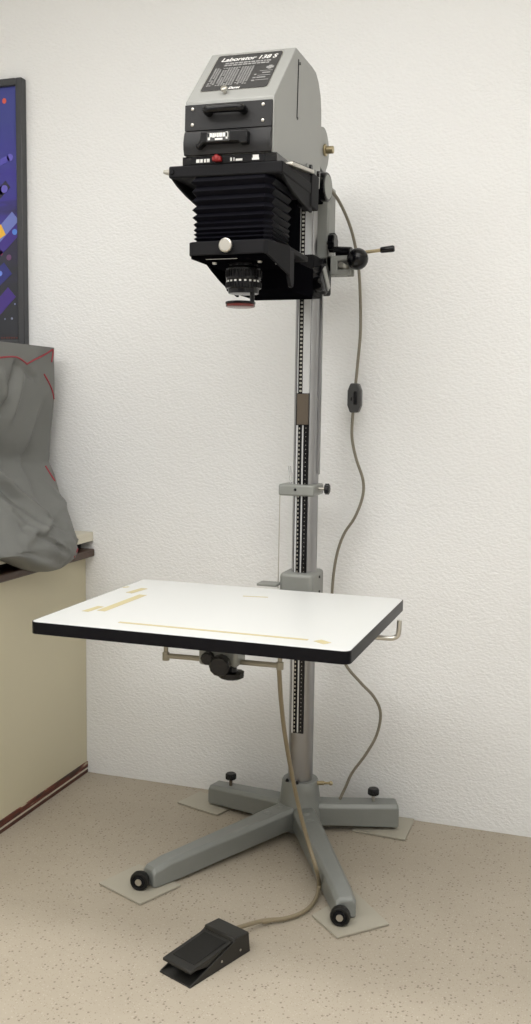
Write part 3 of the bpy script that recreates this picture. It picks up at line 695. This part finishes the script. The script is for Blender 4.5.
# lens stage: front band, cheeks, plate, lens
bz0, bz1 = 1.638, 1.669
band = LB(); pl = [(-.112, -.60), (-.117, -.77), (-.095, -.868), (-.086, -.875), (.086, -.875), (.095, -.868), (.117, -.77), (.112, -.60)]
band.prism([(COLX+a*.97, b+.003) for a, b in pl], 'z', bz0+.018, bz1)
ls = band.build('lens_stage', M['black'], enl, .003)
def strip_wall(pts, zlo, t=.005):
    """upright band that follows pts (x, y) with its own lower edge for each point"""
    mb = LB(); n = len(pts); vs = []
    for i, (a, b) in enumerate(pts):
        d = Vector((pts[min(i+1, n-1)][0]-pts[max(i-1, 0)][0], pts[min(i+1, n-1)][1]-pts[max(i-1, 0)][1])).normalized(); nn = Vector((d.y, -d.x))
        for q in (0, 1):
            x, y = COLX+a-nn.x*t*q, b-nn.y*t*q; vs += [Vector((x, y, bz1-.0005)), Vector((x, y, zlo[i]))]
    fs = []
    for i in range(n-1):
        a = i*4; b = a+4
        fs += [(a, b, b+1, a+1), (a+2, a+3, b+3, b+2), (a, a+2, b+2, b), (a+1, b+1, b+3, a+3)]
    fs += [(0, 1, 3, 2), ((n-1)*4, (n-1)*4+2, (n-1)*4+3, (n-1)*4+1)]
    mb.add(vs, fs); return mb
bp_ = [(-.117, -.77), (-.095, -.868), (-.086, -.875), (.086, -.875), (.095, -.868), (.117, -.77)]
strip_wall([(a*1.001, b) for a, b in bp_], [bz0+.002, bz0, bz0, bz0, bz0-.003, bz0-.038]).build('front_band', M['black'], ls, .002)
ck = [(-.775, 1.660), (-.742, 1.660), (-.738, 1.650), (-.738, 1.588), (-.742, 1.579), (-.750, 1.575), (-.762, 1.578), (-.775, 1.596)]
ckl = [(-.79, 1.646), (-.79, 1.66), (-.50, 1.66), (-.50, 1.585), (-.56, 1.596), (-.62, 1.610), (-.68, 1.628), (-.735, 1.648)]
LB().prism(ck, 'x', COLX+.1085, COLX+.1165).build('cheek', M['black'], ls, .002)
LB().prism(ckl, 'x', COLX-.1165, COLX-.1085).build('cheek', M['black_shade'], ls, .002)
LB().box(COLX-.085, COLX+.078, -.66, -.44, 1.582, 1.66).build('carrier_back', M['black_shade'], ls, .004)
LB().box(COLX-.095, COLX+.095, -.86, -.66, 1.632, 1.655).build('lens_board', M['black_shade'], ls, .002)
LB().lathe((COLX+.000, -.874, 1.6565), -EY, [(0, .008), (.006, .008), (.007, .0155), (.015, .0155), (.017, .013)], 40, 20, .012).build('focus_knob', M['nickel'], ls)
for a, b in ((.052, -.80), (.085, -.77), (-.06, -.80)):
    LB().cyl((COLX+a, b, 1.628), (COLX+a, b, 1.634), .005, .006, 16).build('board_screw', M['nickel'], ls)
tm = LB()
for k in range(9): tm.box(COLX-.058+k*.008, COLX-.0565+k*.008+.002*(k % 3 == 0), -.8535, -.853, 1.6315, 1.6375)
tm.box(COLX-.06, COLX+.016, -.8538, -.8530, 1.631, 1.6322)
tm.build('scale_marks', M['print_'], ls, kind='stuff')
LY = -.775
ln = LB(); ln.lathe((COLX+.004, LY, 1.632), -UP, [(0, .036), (.010, .036), (.013, .041), (.040, .0415), (.041, .0395), (.046, .0395), (.047, .041), (.058, .041), (.060, .037), (.0705, .036), (.071, .032)], 48)
lo = ln.build('lens', M['satin'], enl, .001)
for zc, rad, nn_ in ((1.606, .0418, 28), (1.580, .0413, 36)):
    kk = LB()
    for i in range(nn_):
        a = 2*math.pi*i/nn_; d = Vector((math.cos(a), math.sin(a), 0)); t = Vector((-d.y, d.x, 0))
        kk.obox(Vector((COLX+.004, LY, zc))+d*rad, d, t, UP, .0016, .0022, .008 if zc > 1.59 else .006)
    kk.build('grip_ring', M['black'], lo)
lm = LB()
for i in range(9):
    a = math.radians(-150+i*17); d = Vector((math.cos(a), math.sin(a), 0)); t = Vector((-d.y, d.x, 0))
    lm.obox(Vector((COLX+.004, LY, 1.5885))+d*.0402, d, t, UP, .0009, .0024, .002)
lm.build('aperture_marks', M['print_'], lo)
fa = Vector((COLX+.030, LY-.012, 1.0))
LB().cyl((fa.x, fa.y, 1.562), (fa.x, fa.y, 1.538), .0055, .0055, 16).build('filter_arm', M['satin'], lo)
c = Vector((COLX+.000, LY-.010, 1.532)); fr_ = LB(); fr_.lathe(c+UP*.004, UP, [(0, .0325), (.001, .0355), (.005, .0355), (.006, .0335)], 48)
fr_.build('filter_ring', M['satin'], lo)
LB().lathe(c-UP*.003, UP, [(0, .031), (.0015, .0345), (.0065, .0345), (.0075, .032)], 40).build('red_filter', M['redglass'], lo)

# carriage that rides on the column
cg = MB().box(-.496, -.385, -.300, -.215, 1.608, 1.722).build('carriage_block', M['black'], enl, .005, 3)
MB().box(-.496, -.386, -.46, -.2990, 1.600, 1.64).build('carriage_arm', M['black_shade'], cg, .004)
MB().box(-.500, -.364, -.60, -.50, 1.62, 1.81).build('carriage_back', M['black_shade'], cg, .004)
MB().box(-.496, -.380, -.2149, -.125, 1.625, 1.722).build('carriage_clamp', M['black'], cg, .006)
q = aty(303, 291, -.3005)
MB().box(q.x-.007, q.x+.007, -.3018, -.3000, q.z-.004, q.z+.006).build('index_plate', M['brass'], cg)
kx = aty(316, 280, -.27)
kb = MB(); kb.lathe((-.388, -.285, kx.z), Vector((1, -.1, 0)), [(0, .016), (.004, .034), (.028, .040), (.034, .039), (.036, .036)], 96, 7, .085)
kb.build('carriage_knob', M['satin'], cg)
kd = Vector((1, -.1, 0)).normalized(); kt = Vector((.1, 1, 0)).normalized()
MB().obox(Vector((-.388, -.285, kx.z))+kd*.0375, kd, (kt*.8+UP*.6), (UP*.8-kt*.6), .0022, .010, .034).build('knob_plate', M['housing'], cg, .001)
# upper carriage
uc = MB().box(-.494, -.370, -.205, -.128, 1.722, 1.93).build('column_carriage', M['hammer'], enl, .006, 3)
MB().box(-.486, -.384, -.58, -.215, 1.872, 1.925).build('head_arm', M['black_shade'], uc, .004)
MB().cyl((-.386, -.33, 1.893), (-.352, -.335, 1.893), .008, .008, 16).build('knob_shaft', M['nickel'], uc)
MB().lathe((-.358, -.334, 1.893), Vector((1, -.05, 0)), [(0, .028), (.002, .0375), (.017, .0385), (.020, .036)], 48).build('head_knob', M['satin'], uc)
MB().lathe((-.3379, -.335, 1.893), Vector((1, -.05, 0)), [(0, .032), (.0012, .031)], 40).build('knob_face', M['hammer'], uc)
# counterweight lever, ball and small knob at the column's side
by = -.185
cl = MB(); cl.prism([(-.372, 1.674), (-.298, 1.674), (-.298, 1.688), (-.338, 1.690), (-.338, 1.712), (-.318, 1.714), (-.298, 1.714), (-.298, 1.728), (-.372, 1.728)], 'y', by-.035, by-.028); cl.box(-.372, -.300, by+.010, by+.017, 1.674, 1.728); cl.box(-.372, -.355, by-.035, by+.017, 1.674, 1.728); cl.box(-.352, -.318, by-.034, by+.016, 1.6735, 1.681)
cb_ = cl.build('lever_bracket', M['hammer'], enl, .003)
MB().cyl((-.325, by-.048, 1.700), (-.325, by+.03, 1.700), .008, .008, 16).build('pivot_bolt', M['nickel'], cb_)
s1 = aty(333, 243, by-.03)
MB().cyl((-.371, s1.y, s1.z), (s1.x, s1.y, s1.z), .005, .005, 12).build('knob_shaft', M['satin'], cb_)
MB().lathe((s1.x-.012, s1.y, s1.z), EX, [(0, .018), (.003, .026), (.018, .027), (.021, .023)], 60, 9, .05).build('small_knob', M['satin'], cb_)
B = aty(357.5, 259, by-.05)
s2 = aty(342, 252, by-.01)
MB().cyl((s1.x+.008, by-.015, s2.z), (s2.x+.03, by-.02, s2.z-.004), .0155, .0155, 24).build('lever_boss', M['satin'], cb_, .002)
MB().sphere(B, .0305, 32).build('lever_ball', M['satin'], cb_, angle=80)
T0 = aty(352, 254, by-.02); T1 = aty(382, 250, by-.02); T2 = aty(394.5, 248.5, by-.02)
MB().cyl(T0, T1, .0048, .0048, 14).build('lever_rod', M['brass'], cb_)
dv = (T2-T1).normalized()
MB().lathe(T1-dv*.004, dv, [(0, .0075), (.004, .0085), ((T2-T1).length, .0095), ((T2-T1).length+.004, .007)], 20).build('lever_grip', M['satin'], cb_)

# ---------------------------------------------------------------- power cord with inline switch
cy = -.07
pts = [(322, 176, -.30), (328, 186, -.24), (340, 203, -.15), (351, 229, -.10), (357.5, 259, cy), (360, 290, cy), (360.5, 330, cy), (358, 360, cy), (355.5, 386, cy), (354.5, 398, cy), (353, 412, cy),
       (352, 437, cy), (356, 458, cy), (363, 480, cy), (362.5, 497, cy), (355, 517, cy), (344, 534, cy), (337, 554, cy), (333, 580, cy), (332, 610, cy), (336, 640, cy), (346, 665, -.07), (361, 683, -.07), (374, 697, -.07), (380.5, 713, -.07),
       (377, 734, -.08), (366, 754, -.10), (352, 773, -.11), (346, 786, -.115)]
cp = [aty(*q) for q in pts]+[Vector((-.318, -.130, .088))]
pc = empty('power_cord', tuple(cp[-1]))
MB().tube(cp, .0047, 8, 6).build('cable', M['cord'], pc)
sc_ = aty(355, 398, cy)
swp = [(-.0125, -.044), (.0125, -.044), (.021, -.022), (.021, .022), (.0125, .044), (-.0125, .044), (-.021, .022), (-.021, -.022)]
sw = MB().prism([(sc_.x+a, sc_.z+b) for a, b in swp], 'y', cy-.014, cy+.012).build('inline_switch', M['switch'], pc, .004, 3)
MB().box(sc_.x-.001, sc_.x+.010, cy-.0175, cy-.0142, sc_.z-.020, sc_.z+.020).build('rocker', M['satin'], sw, .002)
MB().box(sc_.x-.010, sc_.x-.006, cy-.0150, cy-.0142, sc_.z-.008, sc_.z+.002).build('switch_mark', M['satin'], sw)
tag(pc, 'grey brown power cord with black inline switch hanging along the wall', 'cord')

# ---------------------------------------------------------------- foot pedal with its hose
fp = empty('foot_pedal', (-.43, -.97, 0))
o0 = Vector((-.419, -1.075, 0)); ed = Vector((-.344+.419, -.884+1.075, 0)); PL = ed.length; ed.normalize(); es = Vector((-ed.y, ed.x, 0)); PW = .098
def pp(l, w, z): return o0+ed*l+es*w+UP*z
bs = MB(); poly = [(0, .0), (PL, .0), (PL-.006, .050), (PL-.052, .052), (PL-.060, .046), (.004, .006)]
for w0, w1 in ((0, .003), (PW-.003, PW)):
    n = len(poly); bs.add([pp(l, w0, z) for l, z in poly]+[pp(l, w1, z) for l, z in poly], [tuple(range(n-1, -1, -1)), tuple(range(n, 2*n))]+[(i, (i+1) % n, n+(i+1) % n, n+i) for i in range(n)])
bs.hexa([pp(0, 0, 0), pp(PL, 0, 0), pp(PL, PW, 0), pp(0, PW, 0)], [pp(0, 0, .004), pp(PL, 0, .004), pp(PL, PW, .004), pp(0, PW, .004)])
bs.build('pedal_base', M['pedal'], fp, .0008)
hb = MB(); n = 4; poly = [(PL, .004), (PL-.006, .0515), (PL-.055, .0545), (PL-.066, .030), (PL-.060, .004)]; n = 5
hb.add([pp(l, .0005, z) for l, z in poly]+[pp(l, PW-.0005, z) for l, z in poly], [tuple(range(n-1, -1, -1)), tuple(range(n, 2*n))]+[(i, (i+1) % n, n+(i+1) % n, n+i) for i in range(n)])
hb.build('pedal_housing', M['pedal'], fp, .002)
tr = MB(); poly = [(PL-.060, .0475), (PL-.060, .0405), (.022, .030), (.006, .0285), (.006, .0355), (.020, .037)]; n = 6
tr.add([pp(l, .004, z) for l, z in poly]+[pp(l, PW-.004, z) for l, z in poly], [tuple(range(n-1, -1, -1)), tuple(range(n, 2*n))]+[(i, (i+1) % n, n+(i+1) % n, n+i) for i in range(n)])
for w0, w1 in ((.004, .007), (PW-.007, PW-.004)):
    poly = [(.020, .031), (PL-.060, .042), (PL-.060, .012), (.07, .020)]; n = 4
    tr.add([pp(l, w0, z) for l, z in poly]+[pp(l, w1, z) for l, z in poly], [tuple(range(n-1, -1, -1)), tuple(range(n, 2*n))]+[(i, (i+1) % n, n+(i+1) % n, n+i) for i in range(n)])
trd = tr.build('treadle', M['pedal'], fp, .0012)
rb = MB(); rb.hexa([pp(.028, .014, .0373), pp(PL-.070, .014, .0468), pp(PL-.070, PW-.014, .0468), pp(.028, PW-.014, .0373)], [pp(.028, .014, .0388), pp(PL-.070, .014, .0482), pp(PL-.070, PW-.014, .0482), pp(.028, PW-.014, .0388)])
rb.build('rubber_mat', M['rubber'], trd, .0006)
for l in (.105, .17): MB().cyl(pp(l, -.0008, .018), pp(l, .001, .018), .003, .003, 10).build('screw', M['nickel'], fp)
r0 = pp(PL-.003, PW*.60, .032)
hz_ = [r0, r0+ed*.02-UP*.003, atz(262, 921.0, .016), atz(285, 918.5, .010), atz(303, 912, .010), atz(314.5, 901, .012), atz(319, 886, .02), aty(316, 868, -.60), aty(309, 845, -.58), aty(300, 812, -.60), aty(292, 775, -.66), aty(285, 735, -.74), aty(281, 700, -.82), aty(279, 668, -.90)]
MB().tube(hz_, .0056, 10, 8).build('hose', M['hose'], fp)
MB().cyl(r0-ed*.004, r0+ed*.02-UP*.003, .0048, .0048, 14).build('hose_nipple', M['nickel'], fp)
g0 = atz(262, 921.5, .014); g1 = atz(270, 920.6, .0125)
MB().cyl(g0, g1, .0068, .0068, 14).build('hose_ferrule', M['hose'], fp)
tag(fp, 'worn black foot pedal on the floor with a beige hose rising to the table', 'foot pedal')

for o in bpy.data.objects:
    if '_w' in o: del o['_w']
